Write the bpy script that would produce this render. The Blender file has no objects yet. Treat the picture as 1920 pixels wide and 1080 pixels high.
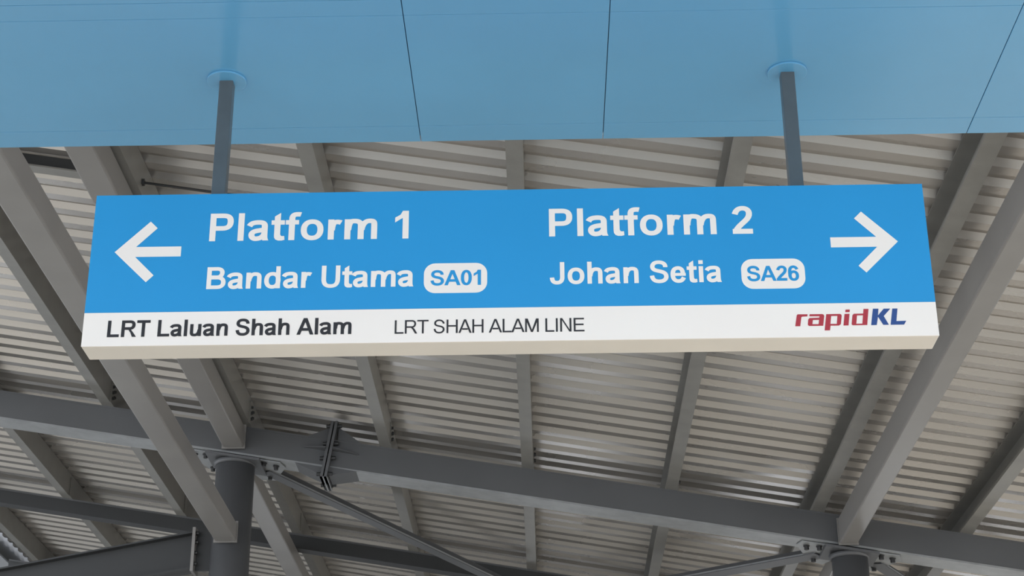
import bpy, math, random
from mathutils import Vector, Matrix
from mathutils.geometry import tessellate_polygon

scene = bpy.context.scene
COL = scene.collection

# ---------------------------------------------------------------- camera
EYE = 1.6                                   # everything below is measured from the eye height, then lifted by EYE
def cam_axes(yaw, pit, rol):
    f = Vector((math.sin(yaw)*math.cos(pit), math.cos(yaw)*math.cos(pit), math.sin(pit)))
    r0 = Vector((math.cos(yaw), -math.sin(yaw), 0)); u0 = r0.cross(f)
    r = r0*math.cos(rol) + u0*math.sin(rol); u = -r0*math.sin(rol) + u0*math.cos(rol)
    return r, u, f
r_, u_, f_ = cam_axes(-0.01899279, 0.424044, -0.00565231)
cd = bpy.data.cameras.new('camera'); cam = bpy.data.objects.new('camera', cd); COL.objects.link(cam)
cam.matrix_world = Matrix(((r_.x, u_.x, -f_.x, 0), (r_.y, u_.y, -f_.y, 0), (r_.z, u_.z, -f_.z, EYE), (0, 0, 0, 1)))
cd.sensor_width = 36; cd.lens = 3240.16/1920*36; cd.clip_end = 500; cd.clip_start = .05
scene.camera = cam

# ---------------------------------------------------------------- light and exposure
world = bpy.data.worlds.new('world'); scene.world = world; world.use_nodes = True
wn = world.node_tree.nodes; wl = world.node_tree.links
bgn = wn['Background']
tc = wn.new('ShaderNodeTexCoord'); sp = wn.new('ShaderNodeSeparateXYZ'); rp = wn.new('ShaderNodeValToRGB')
wl.new(tc.outputs['Generated'], sp.inputs[0]); wl.new(sp.outputs['Z'], rp.inputs[0]); wl.new(rp.outputs[0], bgn.inputs['Color'])
rp.color_ramp.elements[0].position = 0.0; rp.color_ramp.elements[0].color = (.89, .935, 1.0, 1)
rp.color_ramp.elements[1].position = .9; rp.color_ramp.elements[1].color = (.68, .78, .93, 1)
bgn.inputs['Strength'].default_value = 1.5
sd = bpy.data.lights.new('sun', 'SUN'); so = bpy.data.objects.new('sun', sd); COL.objects.link(so)
sd.energy = 2.2; sd.angle = math.radians(2.5); sd.color = (1, .95, .88)
so.rotation_euler = Vector((.66, -.5, .60)).to_track_quat('Z', 'Y').to_euler()   # high sun behind and to the right
so.location = (-10, -10, 15)
scene.view_settings.view_transform = 'Standard'
scene.view_settings.look = 'None'
scene.view_settings.gamma = 1
scene.view_settings.use_curve_mapping = False
scene.view_settings.exposure = 0.77

# ---------------------------------------------------------------- materials
def srgb(h):
    c = [int(h[i:i+2], 16)/255 for i in (1, 3, 5)]
    return tuple(x/12.92 if x <= .04045 else ((x+.055)/1.055)**2.4 for x in c) + (1,)
def material(name, col, rough=.5, metal=0.0, var=.08, scale=3.0, bump=0.0, stretch=(1, 1, 1), rvar=0.0, coat=0.0, spec=.5, dirt=None):
    m = bpy.data.materials.new(name); m.use_nodes = True
    n = m.node_tree.nodes; l = m.node_tree.links; b = n['Principled BSDF']
    t = n.new('ShaderNodeTexCoord'); mp = n.new('ShaderNodeMapping'); mp.inputs['Scale'].default_value = stretch
    l.new(t.outputs['Object'], mp.inputs[0])
    nz = n.new('ShaderNodeTexNoise'); nz.inputs['Scale'].default_value = scale; nz.inputs['Detail'].default_value = 5
    l.new(mp.outputs[0], nz.inputs['Vector'])
    rmp = n.new('ShaderNodeValToRGB')
    rmp.color_ramp.elements[0].position = .3; rmp.color_ramp.elements[1].position = .7
    rmp.color_ramp.elements[0].color = tuple(c*(1-var) for c in col[:3]) + (1,)
    rmp.color_ramp.elements[1].color = tuple(min(1, c*(1+var)) for c in col[:3]) + (1,)
    l.new(nz.outputs['Fac'], rmp.inputs[0])
    l.new(rmp.outputs[0], b.inputs['Base Color'])
    b.inputs['Roughness'].default_value = rough; b.inputs['Metallic'].default_value = metal
    b.inputs['Coat Weight'].default_value = coat; b.inputs['Coat Roughness'].default_value = .05
    b.inputs['Specular IOR Level'].default_value = spec
    if rvar:
        mr = n.new('ShaderNodeMapRange'); mr.inputs['To Min'].default_value = rough-rvar; mr.inputs['To Max'].default_value = rough+rvar
        l.new(nz.outputs['Fac'], mr.inputs[0]); l.new(mr.outputs[0], b.inputs['Roughness'])
    if bump:
        bp = n.new('ShaderNodeBump'); bp.inputs['Strength'].default_value = bump; bp.inputs['Distance'].default_value = .02
        l.new(nz.outputs['Fac'], bp.inputs['Height']); l.new(bp.outputs[0], b.inputs['Normal'])
    return m
M = {}
M['sign_white'] = material('sign_white', srgb('#FFF3EA'), .45, var=.012, scale=4)
M['sign_case']  = material('sign_case', srgb('#E4DACD'), .5, var=.03, scale=5)
M['sign_blue']  = material('sign_blue', srgb('#2998D6'), .4, var=.02, scale=2.5)
M['letter_white'] = material('letter_white', srgb('#FDF1E8'), .45, var=.01)
M['letter_black'] = material('letter_black', srgb('#2B2729'), .5, var=.05)
M['logo_red']   = material('logo_red', srgb('#B4343F'), .5, var=.04)
M['logo_blue']  = material('logo_blue', srgb('#2F4E8C'), .5, var=.04)
M['soffit_blue'] = material('soffit_blue', srgb('#62A5CF'), .20, var=.05, scale=1.2, coat=.3, spec=.6)
M['soffit_joint'] = material('soffit_joint', srgb('#2F6E98'), .5, var=.05)
M['rod_steel']  = material('rod_steel', srgb('#5E666B'), .4, metal=.3, var=.06, scale=12)
M['steel_paint'] = material('steel_paint', srgb('#85827F'), .32, var=.07, scale=2.2, rvar=.06)
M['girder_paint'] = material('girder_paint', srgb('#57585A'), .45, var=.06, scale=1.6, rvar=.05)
M['darkened_steel'] = material('darkened_steel', srgb('#343536'), .55, var=.06, scale=1.6)  # vignette dimming of the raking beam is put into this colour
M['galvanised'] = material('galvanised', srgb('#8A8883'), .40, metal=.35, var=.10, scale=5, rvar=.08)
M['plate_steel'] = material('plate_steel', srgb('#939596'), .4, metal=.2, var=.12, scale=6)
M['bolt_steel'] = material('bolt_steel', srgb('#3A3A3A'), .5, metal=.4, var=.1)
M['roof_zinc']  = material('roof_zinc', srgb('#B4AFA9'), .27, metal=.6, var=.035, scale=.9, bump=.03, stretch=(.5, 1.2, 1), rvar=.06)
M['concrete']   = material('concrete', srgb('#BDB7AC'), .85, var=.12, scale=1.2, bump=.1)
M['baffle_grey']  = material('baffle_grey', srgb('#4A4B4C'), .8, var=.1, scale=.8)

# ---------------------------------------------------------------- helpers
def link(name, me, mat, parent=None):
    o = bpy.data.objects.new(name, me); COL.objects.link(o)
    if mat and not me.materials: me.materials.append(M[mat])
    if parent is not None:
        o.parent = parent
        o.matrix_parent_inverse = Matrix.Translation(-parent.location)
    return o
def tag(o, label=None, cat=None, group=None, kind=None):
    for k, v in (('label', label), ('category', cat), ('group', group), ('kind', kind)):
        if v: o[k] = v
    return o
def thing(name, loc, label, cat, group=None, kind=None):
    o = bpy.data.objects.new(name, None); COL.objects.link(o); o.empty_display_size = .1
    o.location = (loc[0], loc[1], loc[2]+EYE)
    return tag(o, label, cat, group, kind or 'thing')
class MB:
    """collects solids; coordinates relative to the eye"""
    def __init__(s): s.v = []; s.f = []
    def add(s, v, f):
        b = len(s.v); s.v += [(x, y, z+EYE) for x, y, z in v]; s.f += [tuple(i+b for i in q) for q in f]; return s
    def box(s, x0, x1, y0, y1, z0, z1, sh=0.0):
        """box; sh lowers z by sh*x (members that follow the roof slope)"""
        v = [(x, y, z - sh*x) for z in (z0, z1) for y in (y0, y1) for x in (x0, x1)]
        return s.add(v, [(0, 2, 3, 1), (4, 5, 7, 6), (0, 1, 5, 4), (2, 6, 7, 3), (0, 4, 6, 2), (1, 3, 7, 5)])
    def beam(s, a, b, w, h, up=(0, 0, 1)):
        a = Vector(a); b = Vector(b); d = (b-a).normalized(); side = d.cross(Vector(up)).normalized(); u = side.cross(d)
        v = [p + side*i*w/2 + u*j*h/2 for p in (a, b) for i, j in ((-1, -1), (1, -1), (1, 1), (-1, 1))]
        return s.add([tuple(p) for p in v], [(0, 3, 2, 1), (4, 5, 6, 7), (0, 1, 5, 4), (1, 2, 6, 5), (2, 3, 7, 6), (3, 0, 4, 7)][:])
    def prism(s, pts, off):
        """polygon pts (3-D) pushed along off"""
        n = len(pts); v = list(pts) + [tuple(Vector(p)+Vector(off)) for p in pts]
        return s.add(v, [tuple(range(n))[::-1], tuple(range(n, 2*n))] + [(i, (i+1) % n, (i+1) % n + n, i+n) for i in range(n)])
    def cyl(s, a, b, r, n=12, r2=None):
        a = Vector(a); b = Vector(b); d = (b-a).normalized()
        e = d.orthogonal().normalized(); g = d.cross(e); r2 = r if r2 is None else r2
        v = [tuple(a + (e*math.cos(t)+g*math.sin(t))*r) for t in [2*math.pi*k/n for k in range(n)]]
        v += [tuple(b + (e*math.cos(t)+g*math.sin(t))*r2) for t in [2*math.pi*k/n for k in range(n)]]
        return s.add(v, [tuple(range(n))[::-1], tuple(range(n, 2*n))] + [(i, (i+1) % n, (i+1) % n + n, i+n) for i in range(n)])
    def mesh(s, name):
        me = bpy.data.meshes.new(name); me.from_pydata(s.v, [], s.f)
        me.update(); return me
    def build(s, name, mat, parent=None, bevel=0, smooth=False):
        me = s.mesh(name)
        import bmesh
        bm = bmesh.new(); bm.from_mesh(me); bmesh.ops.recalc_face_normals(bm, faces=bm.faces); bm.to_mesh(me); bm.free()
        o = link(name, me, mat, parent)
        if smooth:
            for p in me.polygons: p.use_smooth = len(p.vertices) == 4
        if bevel:
            b = o.modifiers.new('bevel', 'BEVEL'); b.width = bevel; b.segments = 2; b.limit_method = 'ANGLE'; b.harden_normals = False
        return o
def hexbolt(parent, c, d, r=.02, l=.025):
    """bolt head at c pointing along d"""
    c = Vector(c); d = Vector(d).normalized(); m = MB()
    m.cyl(c, c+d*l*.25, r*1.35, 12); m.cyl(c+d*l*.25, c+d*l, r, 6)
    return m.build('bolt', 'bolt_steel', parent)

# ---------------------------------------------------------------- lettering
# Each letter is drawn as pen strokes (em units); the pen is wider across stems than across bars.
def bez(path, n=9):
    """path: [(x,y), (x,y) line | (x1,y1,x2,y2,x,y) cubic, ...] -> polyline"""
    pts = [path[0]]
    for s in path[1:]:
        if len(s) == 2:
            pts.append(s)
        else:
            x0, y0 = pts[-1]
            x1, y1, x2, y2, x3, y3 = s
            for k in range(1, n + 1):
                t = k / n; a = 1 - t
                pts.append((a**3*x0 + 3*a*a*t*x1 + 3*a*t*t*x2 + t**3*x3,
                            a**3*y0 + 3*a*a*t*y1 + 3*a*t*t*y2 + t**3*y3))
    return pts

def oval(cx, cy, rx, ry, a0=0, a1=360, n=36, p=2.25):
    out = []
    for k in range(n + 1):
        t = math.radians(a0 + (a1 - a0) * k / n)
        c, s = math.cos(t), math.sin(t)
        out.append((cx + rx*math.copysign(abs(c)**(2/p), c), cy + ry*math.copysign(abs(s)**(2/p), s)))
    return out

def pen(pts, sx, sy):
    """ribbon of quads along pts"""
    q = [pts[0]]
    for p in pts[1:]:
        if math.hypot(p[0]-q[-1][0], p[1]-q[-1][1]) > 1e-5: q.append(p)
    L, R = [], []
    m = len(q)
    closed = math.hypot(pts[0][0]-pts[-1][0], pts[0][1]-pts[-1][1]) < 1e-5
    for i in range(m):
        a = q[i-1] if i > 0 else (q[-2] if closed else q[0])
        b = q[i+1] if i < m-1 else (q[1] if closed else q[-1])
        dx, dy = b[0]-a[0], b[1]-a[1]
        d = math.hypot(dx, dy) or 1
        nx, ny = -dy/d*sx, dx/d*sy
        L.append((q[i][0]+nx, q[i][1]+ny)); R.append((q[i][0]-nx, q[i][1]-ny))
    return [[L[i], L[i+1], R[i+1], R[i]] for i in range(m-1)]

def rect(x0, y0, x1, y1): return [[(x0, y0), (x1, y0), (x1, y1), (x0, y1)]]

def glyph(ch, bold=True):
    """(advance, list of pieces); a piece is a list of polygons that do not overlap each other"""
    C = .716; X = .519
    if bold: sx, sy = .071, .059
    else:    sx, sy = .047, .041
    w = 2*sx; h = 2*sy
    R = rect; P = lambda *pts, **k: pen(bez(list(pts)), sx, sy)
    T = {}
    def ring(cx, cy, ox, oy): return pen(oval(cx, cy, ox-sx, oy-sy), sx, sy)
    if ch == ' ': return .278, []
    if ch == 'l': return .278, [R(.068, 0, .068+w, C)]
    if ch == 'i': return .278, [R(.068, 0, .068+w, X), R(.068, C-.125, .068+w, C)]
    if ch == 'P':
        return .667, [R(.073, 0, .073+w, C),
            P((.073+w, C-sy), (.37, C-sy), (.50, C-sy, .552, C-.105, .552, .497), (.552, .39, .50, .27+sy, .37, .27+sy), (.073+w, .27+sy))]
    if ch == 'B':
        return .722, [R(.073, 0, .073+w, C),
            P((.073+w, C-sy), (.39, C-sy), (.49, C-sy, .545, C-.11, .545, .535), (.545, .45, .49, .385, .39, .385), (.073+w, .385)),
            P((.073+w, .372), (.40, .372), (.53, .372, .595, .31, .595, .215), (.595, .12, .53, sy, .40, sy), (.073+w, sy))]
    if ch == 'R':
        k = .035 if bold else 0
        return .722, [R(.078, 0, .078+w, C),
            P((.078+w, C-sy), (.42, C-sy), (.53, C-sy, .59, C-.10, .59, .515), (.59, .42, .53, .305+sy, .42, .305+sy), (.078+w, .305+sy)),
            [[(.30, .36), (.44, .37), (.60, .17), (.72, 0), (.72-w*1.22, 0), (.47, .18), (.38, .30), (.28, .31)]] if bold else
            [[(.34, .325), (.45, .355), (.56, .25), (.70, 0), (.585, 0), (.48, .19), (.40, .29)]]]
    if ch == 'L': return .611 if bold else .556, [R(.075, 0, .075+w, C), R(.075+w, 0, .578 if bold else .52, h)]
    if ch == 'T': return .611, [R(.022, C-h, .589, C), R(.3055-sx, 0, .3055+sx, C-h)]
    if ch == 'E': return .667, [R(.08, 0, .08+w, C), R(.08+w, C-h, .60, C), R(.08+w, .37-sy, .575, .37+sy), R(.08+w, 0, .615, h)]
    if ch == 'I': return .278, [R(.139-sx, 0, .139+sx, C)]
    if ch == 'H': return .722, [R(.08, 0, .08+w, C), R(.642-w, 0, .642, C), R(.08+w, .38-sy, .642-w, .38+sy)]
    if ch == 'N': return .722, [R(.077, 0, .077+w, C), R(.64-w, 0, .64, C), [[(.077+w*.3, C), (.077+w*1.15, C), (.64-w*.3, 0), (.64-w*1.15, 0)]]]
    if ch == 'M': return .833, [R(.075, 0, .075+w*.95, C), R(.755-w*.95, 0, .755, C),
            [[(.085, C), (.085+w*1.3, C), (.46, 0), (.37, 0)]], [[(.745, C), (.745-w*1.3, C), (.37, 0), (.46, 0)]]]
    if ch == 'A':
        g = w*1.09; A = .722 if bold else .667; m = A/2; u = sx*1.12
        return A, [[[(0.002, 0), (.002+g, 0), (m+u*.15, C-.14 if bold else C-.08), (m+u, C), (m-u, C)]],
                   [[(A-.002, 0), (A-.002-g, 0), (m-u*.15, C-.14 if bold else C-.08), (m-u, C), (m+u, C)]],
                   R(.19, .165, A-.19, .165+h)]
    if ch == 'U': return .722, [P((.072+sx, C), (.072+sx, .29), (.072+sx, .13, .20, sy-.012, .361, sy-.012), (.522, sy-.012, .65-sx, .13, .65-sx, .29), (.65-sx, C))]
    if ch == 'J': return .556, [P((.485-sx, C), (.485-sx, .235), (.485-sx, .10, .35, sy-.012, .25, sy-.012), (.15, sy-.012, .095, .08, .088, .215))]
    if ch == 'S':
        A = .667
        return A, [P((.605-sx, .505), (.545, .60, .47, C+.012-sy, .325, C+.012-sy), (.185, C+.012-sy, .125, .60, .125, .525),
                     (.125, .43, .21, .405, .335, .378), (.47, .35, .555, .31, .555, .205),
                     (.555, .115, .48, sy-.012, .335, sy-.012), (.19, sy-.012, .12, .10, .103, .235))]
    if ch == 'o': return .611, [ring(.3055, .2595, .266, .271)]
    if ch == 'd': return .611, [R(.40+.14-w, 0, .54, C), ring(.295, .2595, .255, .271)]
    if ch in 'nhu':
        g = [R(.066, 0, .066+w, C if ch == 'h' else X),
             P((.085+sx, .24), (.095+sx, .37, .22, .53-sy, .335, .53-sy), (.45, .53-sy, .545-sx, .44, .545-sx, .33), (.545-sx, 0))]
        if ch == 'u':
            g = [[[(.611-x, X-y) for x, y in poly] for poly in pc] for pc in g]
        return .611, g
    if ch == 'm':
        a = P((.08+sx, .24), (.09+sx, .37, .18, .53-sy, .27, .53-sy), (.36, .53-sy, .4445, .46, .4445, .35), (.4445, 0))
        b = P((.462, .24), (.472, .38, .55, .53-sy, .64, .53-sy), (.74, .53-sy, .827-sx, .46, .827-sx, .35), (.827-sx, 0))
        return .889, [R(.062, 0, .062+w, X), a, b]
    if ch == 'r': return .389, [R(.066, 0, .066+w, X), P((.085+sx, .24), (.095+sx, .36, .18, .455, .27, .455), (.31, .455, .34, .45, .37, .435))]
    if ch == 't': return .333, [[[(.085, .62), (.085+w, .712), (.085+w, .15), (.25, .112), (.28, .105), (.325, .112), (.335, .008), (.27, -.010), (.18, -.008), (.12, .02), (.09, .07), (.085, .13)]], R(.012, X-.115, .085, X), R(.085+w, X-.115, .325, X)]
    if ch == 'f': return .333, [P((.09+sx, 0), (.09+sx, .54), (.09+sx, .64, .20, .727-sy, .29, .727-sy), (.32, .727-sy, .345, .668, .365, .662)),
                               R(.012, X-.115, .09, X), R(.09+w, X-.115, .325, X)]
    if ch == 'a':
        return .556, [P((.055, .375), (.09, .45, .16, .53-sy, .28, .53-sy), (.40, .53-sy, .415, .42, .415, .36), (.415, .13)),
                      [[(.344, .135), (.486, .135), (.488, .085), (.497, .04), (.518, 0), (.375, 0), (.358, .05)]],
                      P((.415, .285), (.35, .265, .28, .262, .23, .25), (.16, .235, .112, .205, .112, .148), (.112, .09, .155, .048, .215, .048), (.32, .048, .40, .10, .415, .20))]
    if ch == 'e':
        return .556, [P((.42, .215+sy), (.44, .40, .37, .53-sy, .28, .53-sy), (.17, .53-sy, .105, .40, .105, .26), (.105, .12, .17, sy-.012, .285, sy-.012), (.37, sy-.012, .41, .08, .455, .165)),
                      R(.14, .215, .518, .215+.095)]
    if ch == '1': return .556, [R(.395-w, 0, .395, .72), [[(.395-w, .72), (.395-w*.8, .72), (.395-w*.5, .52), (.395-w, .535), (.075, .42), (.075, .545), (.20, .62)]]]
    if ch == '2': return .556, [P((.105, .505), (.13, .60, .19, .72-sy, .29, .72-sy), (.38, .72-sy, .44, .61, .44, .525), (.44, .40, .33, .33, .22, .22), (.15, .15, .12, .10, .10, .04)),
                               R(.035, 0, .508, .128)]
    if ch == '0': return .556, [ring(.278, .354, .24, .366)]
    if ch == '6': return .556, [ring(.285, .235, .235, .247),
                               P((.45, .535), (.41, .62, .36, .72-sy, .29, .72-sy), (.19, .72-sy, .112, .60, .112, .40), (.112, .30, .112, .25, .115, .20))]
    raise ValueError(ch)

def lettering(text, x0, x1, z0, cap, bold=True, track=0.0):
    """polygons of the text fitted between x0 and x1, baseline z0, capital height cap"""
    out = []; cx = 0; first = None
    for ch in text:
        adv, pcs = glyph(ch, bold)
        for pc in pcs: out.append([[(x+cx, y) for x, y in poly] for poly in pc])
        cx += adv + track
    xs = [p[0] for pc in out for poly in pc for p in poly]
    lo, hi = min(xs), max(xs); k = (x1-x0)/(hi-lo); kz = cap/.716
    return [[[((x-lo)*k + x0, y*kz + z0) for x, y in poly] for poly in pc] for pc in out]

def words_of(text, pieces, bold=True):
    """the pieces of a lettered line, one list per word"""
    out = [[]]; i = 0
    for ch in text:
        n = len(glyph(ch, bold)[1])
        if ch == ' ': out.append([])
        out[-1] += pieces[i:i+n]; i += n
    return out

# ================================================================ the setting
S = .168                                    # fall of the roof, to the right
def zp(x): return 6.0 - S*x                 # underside of the purlins
PH = .30                                    # purlin height
fl = MB().box(-40, 40, -30, 31, -EYE-.3, -EYE).build('floor', 'concrete'); tag(fl, kind='structure')
wbm = MB().box(-40, 40, 31, 31.4, -EYE, .2).box(-40, 40, 31, 31.4, 2.3, 9)  # unseen wall added to keep sky light off the far roof
for k in range(20):                          # gaps in the added wall so light streaks the roof
    wbm.box(-39.2+k*3.9, -39.2+k*3.9+(1.3 if k < 8 else 2.3), 31, 31.4, .2, 2.3)
wb = wbm.build('wall_light_baffle', 'baffle_grey'); tag(wb, kind='structure')

# soffit of the blue clad bulkhead over the camera: separate trays with open joints
ceil = thing('ceiling', (0, 3, 2.889), None, None, kind='structure')
MB().box(-4.5, 4.5, -2.5, 5.155, 2.905, 3.6).build('bulkhead_core', 'soffit_joint', ceil)
xs = [-4.5, -3.29, -1.94, -.4065, .2145, .835, 1.455, 2.9, 4.5]
xs = [-4.5, -2.45, -.4065, .2145, 1.45, 2.9, 4.5]
ys = [-2.5, -1.1, .2, 1.5, 2.9, 4.31, 4.395, 5.065, 5.172]
for i in range(len(xs)-1):
    for j in range(len(ys)-1):
        gx = .0012; g0 = .0012 if ys[j] < 4.2 else .0007
        x0, x1, y0, y1 = xs[i]+gx, xs[i+1]-gx, ys[j]+g0, ys[j+1]-g0
        if j == len(ys)-2:
            m = MB().box(x0, x1, y0, y1, 2.889, 2.903)
        else:
            m = MB().box(x0, x1, y0, y1, 2.889, 2.903)
        m.build('soffit_panel', 'soffit_blue', ceil, bevel=.0012)
    MB().box(xs[i]+.0028, xs[i+1]-.0028, 5.158, 5.172, 2.9045, 3.6).build('edge_panel', 'soffit_blue', ceil)

# roof: trapezoidal sheets laid one beside the other on the purlins
roof = thing('ceiling', (0, 17, 6.3), None, None, kind='structure')
PITCH = .29; NR = 3; Y0 = 5.0; XL, XR = -8.62, 9.5
def sheet_mesh(y0, drop):
    prof = []
    for k in range(NR):
        a = k*PITCH
        prof += [(a, 0), (a+.110, 0), (a+.145, .055), (a+.255, .055)]
    prof += [(NR*PITCH-.002, 0), (NR*PITCH+.02, .0042)]; th = .003
    nx = 14
    v = []; f = []
    xs_ = [XL + (XR-XL)*i/nx for i in range(nx+1)]
    for layer in (0, th):
        for x in xs_:
            for (py, pz) in prof:
                v.append((x, y0+py, zp(x)+PH+.004+pz+layer-drop+EYE))
    n = len(prof); A = len(xs_)*n
    for i in range(nx):
        for j in range(n-1):
            a = i*n+j
            f.append((a, a+1, a+n+1, a+n)); f.append((A+a, A+a+n, A+a+n+1, A+a+1))
    for j in range(n-1):
        f.append((j, A+j, A+j+1, j+1)); a = nx*n+j; f.append((a, a+1, A+a+1, A+a))
    for i in range(nx):
        a = i*n; f.append((a, a+n, A+a+n, A+a)); a = i*n+n-1; f.append((a, A+a, A+a+n, a+n))
    me = bpy.data.meshes.new('roof_sheet'); me.from_pydata(v, [], f); me.update(); return me
nsheet = 29
base = sheet_mesh(Y0, 0)
for k in range(nsheet):
    o = link('roof_sheet', base, 'roof_zinc', roof)
    o.location = (0, k*NR*PITCH, 0.0)
YE = Y0 + nsheet*NR*PITCH
# verge trim along the high edge
MB().box(XL-.1, XL-.06, Y0, YE, 6.0+PH-.25, 6.0+PH+.12, S).build('verge_trim', 'girder_paint', roof)

# ================================================================ steelwork
# girders across the slope
def girder(y, d, fw, label, x0=-8.55, x1=9.4, near=True):
    g = thing('girder', (0, y, 6.0-d), label, 'girder', 'roof girders')
    ft = .022
    MB().box(x0, x1, y+.004, y+.020, 6.0-d+ft, 6.0-ft, S).build('web', 'girder_paint' if near else 'darkened_steel', g)
    MB().box(x0, x1, y, y+fw, 6.0-d, 6.0-d+ft, S).build('bottom_flange', 'plate_steel' if near else 'darkened_steel', g)
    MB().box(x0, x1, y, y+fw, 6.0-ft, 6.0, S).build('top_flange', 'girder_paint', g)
    return g
G1 = girder(18.2, .335, .33, 'long grey girder crossing the whole roof at the column tops')
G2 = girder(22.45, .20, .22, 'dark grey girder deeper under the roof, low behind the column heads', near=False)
G3 = girder(26.7, .30, .25, 'rearmost girder near the added light baffle beyond the deeper one', near=False)
# splice in the near girder: two end plates with haunches, ribs and bolts
xs0 = -2.33
def tl(x, z): return (x - S*(z-6.3)*0.0, z)
for sgn in (-1, 1):
    x = xs0 + sgn*.007
    zt, zb_ = 6.585, 5.93
    lean = S*.62
    MB().prism([(x+.0, 18.12, zt), (x+.030*sgn, 18.12, zt), (x+.030*sgn-lean, 18.12, zb_), (x-lean, 18.12, zb_)], (0, .50, 0)).build('splice_plate', 'girder_paint', G1)
    for zz in (.93, .62, .36, .08):
        zc = zb_+(zt-zb_)*zz; xc = x-lean*(1-zz)
        for yy in (18.17, 18.57):
            hexbolt(G1, (xc+.030*sgn, yy, zc), (sgn, 0, 0), .021, .05)
    xo = x+.30*sgn
    zg = lambda X: 6.0-S*X
    # top and bottom haunches and mid ribs
    MB().prism([(x+.03*sgn, 18.21, zg(x)+.15), (xo, 18.21, zg(xo)), (x+.03*sgn, 18.21, zg(x))], (0, .10, 0)).build('haunch_plate', 'girder_paint', G1)
    xb = x-lean*.85
    xo2 = xb+.34*sgn
    MB().prism([(xb+.03*sgn, 18.19, zg(xb)-.333), (xo2, 18.19, zg(xo2)-.333), (xb+.03*sgn, 18.19, zg(xb)-.43)], (0, .35, 0)).build('haunch_plate', 'girder_paint', G1)
    xm = x-lean*.45
    MB().prism([(xm+.03*sgn, 18.07, zg(xm)-.14), (xm+.03*sgn, 18.20, zg(xm)-.14), (xm+.32*sgn, 18.20, zg(xm+.32*sgn)-.14)], (0, 0, .012)).build('stiffener', 'girder_paint', G1)
MB().prism([(-2.47, 18.12, 5.93), (-2.39, 18.12, 5.93), (-2.39, 18.62, 5.93), (-2.47, 18.62, 5.93)], (0, 0, .01)).build('splice_cap', 'plate_steel', G1)
# channel purlins running away from the camera
FX = [-.25+1.575*k for k in range(-5, 7)]
names = {-5: 'purlin along the high left edge of the roof', -4: 'far left purlin, second from the high edge',
         -3: 'purlin left of the low tie beam, its bolted end at the girder', -2: 'purlin hugging the left main beam on its right side',
         -1: 'purlin over the bolted girder splice', 0: 'middle purlin above the centre of the sign',
         1: 'purlin just right of the sign centre, dark left edge', 2: 'dark purlin left of the right main beam',
         3: 'purlin right of the right main beam', 4: 'second purlin right of the right main beam',
         5: 'third purlin right of the right main beam', 6: 'outermost purlin near the low right edge'}
def purlin(k, fx):
    t = .006; w = .12
    p = thing('purlin', (fx+w, 6, zp(fx+w)), 'grey steel channel ' + names[k], 'purlin', 'roof purlins')
    def zz(x): return -S*x
    y0, y1 = 5.2, 30.0
    MB().box(fx+w, fx+w+t, y0, y1, 6.0, 6.0+PH, S).build('web', 'galvanised', p)
    MB().box(fx, fx+w, y0, y1, 6.0, 6.0+t, S).build('bottom_flange', 'galvanised', p)
    MB().box(fx, fx+.005, y0, y1, 6.0+t, 6.0+.028, S).build('lip', 'galvanised', p)
    MB().box(fx, fx+w, y0, y1, 6.0+PH-t, 6.0+PH, S).build('top_flange', 'galvanised', p)
    for gy, gw in ((18.2, .33), (22.45, .25)):
        if k > 4: continue
        x = fx+w+t
        c = MB().box(x, x+.01, gy-.16, gy+gw*.7, 6.0, 6.0+.25, S).build('cleat', 'galvanised', p)
        if gy < 20 :
            for dy, dz in ((-.10, .06), (-.10, .13), (-.10, .20), (-.03, .095), (-.03, .165)):
                hexbolt(c, (x+.01, gy+dy, zp(x)+dz), (1, 0, 0), .015, .022)
    return p
for k, fx in zip(range(-5, 7), FX): purlin(k, fx)

# main longitudinal box beams over the columns
def box_member(name, x0, x1, y0, y1, z0, z1, label, cat, mat='steel_paint', group=None, sh=0.0):
    t = thing(name, ((x0+x1)/2, y0, z0), label, cat, group)
    MB().box(x0, x1, y0, y1, z0, z1, sh).build('hollow_section', mat, t, bevel=.016)
    return t
q = box_member('main_beam', -3.565, -3.335, 5.3, 18.14, 6.295, 6.545, 'long grey box beam over the left column, near side of the girder', 'beam', group='main beams')
MB().box(-3.58, -3.32, 18.142, 18.165, 6.285, 6.59).build('end_plate', 'steel_paint', q)
q = box_member('main_beam', -3.565, -3.335, 18.58, 30, 6.17, 6.372, 'grey box beam carrying on behind the left column head', 'beam', group='main beams')
MB().box(-3.58, -3.32, 18.555, 18.578, 6.16, 6.39).build('end_plate', 'steel_paint', q)
q = box_member('main_beam', 3.165, 3.36, 5.3, 18.14, 5.12, 5.40, 'long grey box beam over the right column with a pale underside', 'beam', group='main beams')
MB().box(3.155, 3.37, 18.142, 18.165, 5.11, 5.41).build('end_plate', 'steel_paint', q)
q = box_member('main_beam', 3.19, 3.395, 18.58, 30, 5.03, 5.24, 'grey box beam behind the right column head', 'beam', group='main beams')
MB().box(3.18, 3.405, 18.555, 18.578, 5.02, 5.25).build('end_plate', 'steel_paint', q)
pb = box_member('tie_beam', -3.585, -3.357, 5.3, 18.13, 5.222, 5.435, 'low grey box beam running to the left column under the main beam', 'beam')
MB().box(-3.60, -3.342, 18.131, 18.155, 5.21, 5.447).build('end_plate', 'steel_paint', pb)

# short trimmer between the first purlin and the left main beam
tr = thing('trimmer_beam', (-4.2, 12.66, 6.6), 'short dark trimmer beam at top left between purlin and main beam', 'beam')
MB().box(-4.84, -3.57, 12.66, 12.68, 6.17, 6.29, S).build('web', 'darkened_steel', tr)
MB().box(-4.84, -3.57, 12.60, 12.73, 6.155, 6.17, S).build('bottom_flange', 'galvanised', tr)
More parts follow.
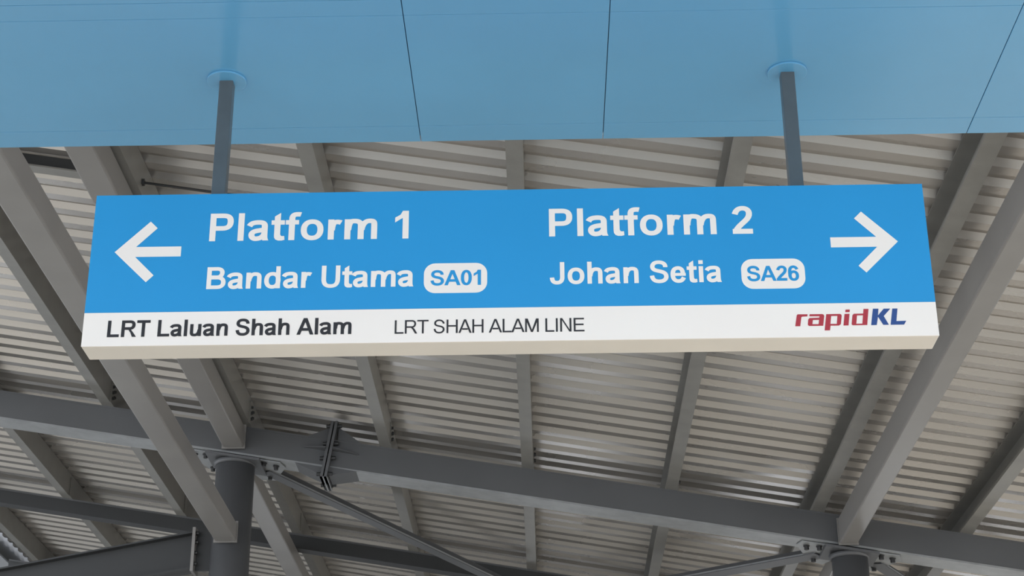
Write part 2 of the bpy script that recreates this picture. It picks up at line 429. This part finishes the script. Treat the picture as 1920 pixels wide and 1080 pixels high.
# thin sag rods between neighbouring purlins
def sag_rod(xa, xb, y, label):
    t = thing('sag_rod', (xa, y, zp(xa)+.1), label, 'rod', 'sag rods between purlins')
    MB().cyl((xa, y, zp(xa)+.10), (xb, y, zp(xb)+.10), .011, 8).build('rod', 'bolt_steel', t)
    for x, sg in ((xa, 1), (xb, -1)):
        MB().cyl((x, y, zp(x)+.10), (x+.02*sg, y, zp(x)+.10), .03, 6).build('nut', 'bolt_steel', t)
W = .128
sag_rod(FX[3]+W, FX[4]+.115, 12.52, 'thin dark sag rod just above the left end of the sign')
sag_rod(FX[3]+W, FX[4]+.115, 23.05, 'thin dark sag rod low behind the left column')
sag_rod(FX[1]+W, FX[2]+.115, 23.05, 'thin dark sag rod at lower left under the dark girder')

# columns with cap plates and bracing gussets
def column(cx, r, label):
    zt = 6.0-.335-S*cx
    c = thing('steel_column', (cx, 18.38, -EYE), label, 'column', 'round steel columns')
    MB().cyl((cx, 18.38, -EYE+.02), (cx, 18.38, zt-.06), r, 40).build('shaft', 'girder_paint', c, smooth=True)
    MB().box(cx-r-.09, cx+r+.09, 18.38-r-.04, 18.38+r+.09, zt-.001+S*cx-.058, zt-.001+S*cx-.03, S).build('cap_plate', 'girder_paint', c)
    MB().cyl((cx, 18.38, zt-.10), (cx, 18.38, zt-.055), r+.012, 40, r+.03).build('collar', 'girder_paint', c, smooth=True)
    MB().box(cx-.3, cx+.3, 18.08, 18.68, -EYE, -EYE+.025).build('base_plate', 'girder_paint', c)
    for sg in (-1, 1):
        X = lambda a: cx + sg*a
        zf = lambda x: 6.0-.335-S*x
        pts = [(X(.12), 18.24), (X(.52), 18.24), (X(.56), 18.40), (X(.36), 18.95), (X(.20), 19.0), (X(.10), 18.70)]
        if sg < 0: pts = pts[::-1]
        g = MB().prism([(x, y, zf(x)-.018) for x, y in pts], (0, 0, .012)).build('gusset_plate', 'plate_steel', c)
        for bx, by in ((.33, 18.31), (.46, 18.36), (.33, 18.78)):
            hexbolt(g, (X(bx), by, zf(X(bx))-.018), (0, 0, -1), .026, .05)
    return c
column(-3.455, .215, 'round grey steel column at lower left carrying the girder')
column(3.30, .195, 'round grey steel column at the bottom right of the view')

# plan bracing: angle sections from the column heads to the middle of the next girder
def brace(a, b, label):
    t = thing('diagonal_brace', a, label, 'brace', 'roof bracing')
    a = Vector(a); b = Vector(b); d = (b-a).normalized()
    up = Vector((S, 0, 1)).normalized(); side = d.cross(up).normalized()
    MB().beam(a, b, .17, .010, up).build('flat_leg', 'girder_paint', t)
    o = side*.07 * (1 if side.y > 0 else -1) + up*.065
    MB().beam(a+o, b+o, .010, .13, up).build('upright_leg', 'girder_paint', t)
    o2 = -side*.07 * (1 if side.y > 0 else -1) + up*.012
    MB().beam(a+o2, b+o2, .010, .03, up).build('edge_lip', 'plate_steel', t)
    return t
def zb(x): return 6.0-.335-S*x-.03
brace((-3.16, 18.62, zb(-3.16)), (-.30, 22.40, zb(-.30)), 'diagonal angle brace running right from the left column head')
brace((3.02, 18.62, zb(3.02)), (.30, 22.40, zb(.30)), 'diagonal angle brace running left from the right column head')
brace((3.62, 18.62, zb(3.62)), (6.4, 22.40, zb(6.4)), 'diagonal angle brace running right from the right column head')

# raking beam framing into the left column from the low left
rk = thing('raking_beam', (-3.84, 18.3, 4.95), 'dark raking girder rising from the lower left corner to the left column', 'girder')
sr_ = .186
def zr(x): return 5.37 + sr_*(x+3.84)
x0, x1 = -9.5, -3.86
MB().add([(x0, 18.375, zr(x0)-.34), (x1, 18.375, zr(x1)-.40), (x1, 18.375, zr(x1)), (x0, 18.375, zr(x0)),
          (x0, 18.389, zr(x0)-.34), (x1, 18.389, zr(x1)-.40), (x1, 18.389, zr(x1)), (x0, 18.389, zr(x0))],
         [(0, 1, 2, 3), (7, 6, 5, 4), (0, 4, 5, 1), (2, 6, 7, 3), (0, 3, 7, 4), (1, 5, 6, 2)]).build('web', 'darkened_steel', rk)
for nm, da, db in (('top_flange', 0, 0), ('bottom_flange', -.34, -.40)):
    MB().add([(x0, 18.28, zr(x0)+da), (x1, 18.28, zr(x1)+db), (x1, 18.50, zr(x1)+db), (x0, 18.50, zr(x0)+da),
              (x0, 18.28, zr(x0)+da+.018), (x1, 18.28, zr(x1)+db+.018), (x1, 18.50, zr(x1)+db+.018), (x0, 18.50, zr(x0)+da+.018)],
             [(3, 2, 1, 0), (4, 5, 6, 7), (0, 1, 5, 4), (2, 3, 7, 6), (0, 4, 7, 3), (1, 2, 6, 5)]).build(nm, 'darkened_steel', rk)
MB().box(-3.858, -3.825, 18.25, 18.53, 4.93, 5.42).build('end_plate', 'steel_paint', rk)
st = MB().box(-3.824, -3.60, 18.36, 18.40, 4.96, 5.40).build('connection_plate', 'darkened_steel', rk)
for zz in (5.02, 5.14, 5.26, 5.36):
    hexbolt(rk, (-3.825, 18.29, zz), (1, 0, 0), .018, .03)

# ================================================================ the sign
SX0, SX1, SZ0, SZ1, SY0, SY1 = -1.3655, 1.1635, 1.9505, 2.453, 4.70, 4.806
BZ = 2.0590
sign = thing('hanging_sign', ((SX0+SX1)/2, 4.75, SZ0), 'blue and white sign board reading Platform 1 and Platform 2', 'sign')
MB().box(SX0, SX1, SY0+.003, SY1, SZ0, SZ1).build('sign_case', 'sign_case', sign, bevel=.003)
MB().box(SX0+.0005, SX1-.0005, SY0, SY0+.0029, BZ, SZ1-.0005).build('blue_panel', 'sign_blue', sign)
MB().box(SX0+.0005, SX1-.0005, SY0, SY0+.0029, SZ0+.0005, BZ-.0004).build('white_panel', 'sign_white', sign)
def flat(pieces, name, mat, y, parent, label=None):
    m = MB()
    for k, pc in enumerate(pieces):
        yy = y - .00004*(k % 7)
        for poly in pc:
            if len(poly) > 4:
                tri = tessellate_polygon([[Vector((x, z, 0)) for x, z in poly]])
                m.add([(x, yy, z) for x, z in poly], tri)
            else:
                m.add([(x, yy, z) for x, z in poly], [tuple(range(len(poly)))])
    me = m.mesh(name)
    o = link(name, me, mat, parent)
    if label: o['label'] = label
    return o
def text(s, x0, x1, z0, cap, mat, bold=True, track=0.0, y=SY0-.0006, parent=sign, label=None):
    for w, pcs in zip(s.split(' '), words_of(s, lettering(s, x0, x1, z0, cap, bold, track), bold)):
        flat(pcs, 'lettering', mat, y, parent, label + ' ' + w)
text('Platform 1', -1.008, -.402, 2.291, .0935, 'letter_white', label='white lettering')
text('Platform 2', .024, .640, 2.291, .0935, 'letter_white', label='white lettering')
text('Bandar Utama', -1.006, -.384, 2.1315, .0725, 'letter_white', track=-.022, label='white lettering')
text('Johan Setia', .024, .537, 2.1325, .0725, 'letter_white', track=-.012, label='white lettering')
text('LRT Laluan Shah Alam', -1.291, -.565, 1.9795, .0535, 'letter_black', track=-.025, label='bold black lettering')
text('LRT SHAH ALAM LINE', -.437, .124, 1.9785, .0435, 'letter_black', bold=False, track=-.05, label='thin black lettering')
def badge(x0, x1, z0, z1, s, tx0, tx1, lab):
    cx, cz = (x0+x1)/2, (z0+z1)/2; rx, rz = (x1-x0)/2, (z1-z0)/2; rr = .034; pts = []
    for qx, qz, a0 in ((1, 1, 0), (-1, 1, 90), (-1, -1, 180), (1, -1, 270)):
        for k in range(9):
            t = math.radians(a0+k*90/8)
            pts.append((cx+qx*(rx-rr)+rr*math.cos(t), cz+qz*(rz-rr)+rr*math.sin(t)))
    m = MB().prism([(x, SY0-.0004, z) for x, z in pts], (0, .0003, 0))
    o = m.build('code_badge', 'letter_white', sign); o['label'] = 'rounded white badge with ' + lab
    t = flat(lettering(s, tx0, tx1, 2.1335, .0495, True, -.03), 'lettering', 'sign_blue', SY0-.0009, o)
badge(-.353, -.1635, 2.1085, 2.2065, 'SA01', -.333, -.182, 'SA01')
badge(.596, .7855, 2.1085, 2.2065, 'SA26', .6125, .767, 'SA26')
# arrows (the right one mirrors the left)
arrow = [(-1.2925, 2.2585), (-1.1905, 2.3605), (-1.1675, 2.3375), (-1.2285, 2.275), (-1.0905, 2.275), (-1.0905, 2.2415), (-1.2285, 2.2415), (-1.1675, 2.1795), (-1.1895, 2.157)]
flat([[arrow]], 'arrow', 'letter_white', SY0-.0006, sign, 'white arrow pointing left')
mx = .8695-1.0905
flat([[[(mx-x, z+.0) for x, z in arrow][::-1]]], 'arrow', 'letter_white', SY0-.0006, sign, 'white arrow pointing right')
# operator logo
def logo(polys, name, mat, label):
    m = MB()
    for poly in polys:
        if isinstance(poly, tuple): outer, hole = poly
        else: outer, hole = poly, None
        cv = lambda p: (.744+(p[0]-90)*.0001957, 1.986+((333-.008*(p[0]-90))-p[1])*.0002115)
        loops = [[Vector((*cv(p), 0)) for p in outer]] + ([[Vector((*cv(p), 0)) for p in hole]] if hole else [])
        tri = tessellate_polygon(loops); flatv = [v for l in loops for v in l]
        m.add([(v.x, SY0-.0006, v.y) for v in flatv], tri)
    o = link(name, m.mesh(name), mat, sign); o['label'] = label
logo([[(90, 333), (125, 168), (140, 152), (290, 152), (283, 185), (205, 188), (192, 200), (165, 333)],
      ([(320, 152), (510, 150), (530, 158), (537, 180), (510, 328), (300, 330), (284, 318), (282, 300), (293, 232), (312, 210), (460, 205), (466, 183), (313, 183)],
       [(362, 240), (455, 238), (443, 303), (350, 303)]),
      ([(525, 398), (570, 152), (775, 149), (795, 158), (800, 178), (776, 305), (745, 326), (620, 327), (605, 398)],
       [(642, 180), (735, 180), (715, 300), (620, 300)]),
      [(845, 150), (920, 148), (890, 325), (813, 326)], [(865, 85), (930, 83), (924, 122), (858, 124)],
      ([(938, 300), (962, 170), (985, 148), (1125, 146), (1137, 75), (1212, 75), (1170, 320), (958, 323), (940, 315)],
       [(1030, 175), (1120, 173), (1098, 298), (1008, 300)])], 'logo_word', 'logo_red', 'red italic letters rapid')
logo([[(1228, 322), (1278, 73), (1362, 73), (1345, 175), (1440, 73), (1540, 73), (1430, 185), (1495, 318), (1410, 318), (1343, 195), (1312, 320)],
      [(1520, 318), (1570, 72), (1648, 72), (1612, 262), (1760, 258), (1722, 316)]], 'logo_word', 'logo_blue', 'blue italic letters KL')

# hanging rods with round cover plates
def hanger(cx, label):
    t = thing('hanger_rod', (cx, 4.76, SZ1), label, 'rod', 'sign hanger rods')
    cy = 4.762; w = .0215
    MB().box(cx-w, cx+w, cy-w, cy+w, SZ1, 2.8885).build('square_tube', 'rod_steel', t, bevel=.003)
    c = MB().cyl((cx, cy-.01, 2.8885), (cx, cy-.01, 2.8815), .063, 48, .063).build('cover_plate', 'soffit_blue', t, bevel=.001)
    return t
hanger(-1.0, 'left square steel rod from blue soffit to sign')
hanger(.79, 'right square steel rod from blue soffit to sign')
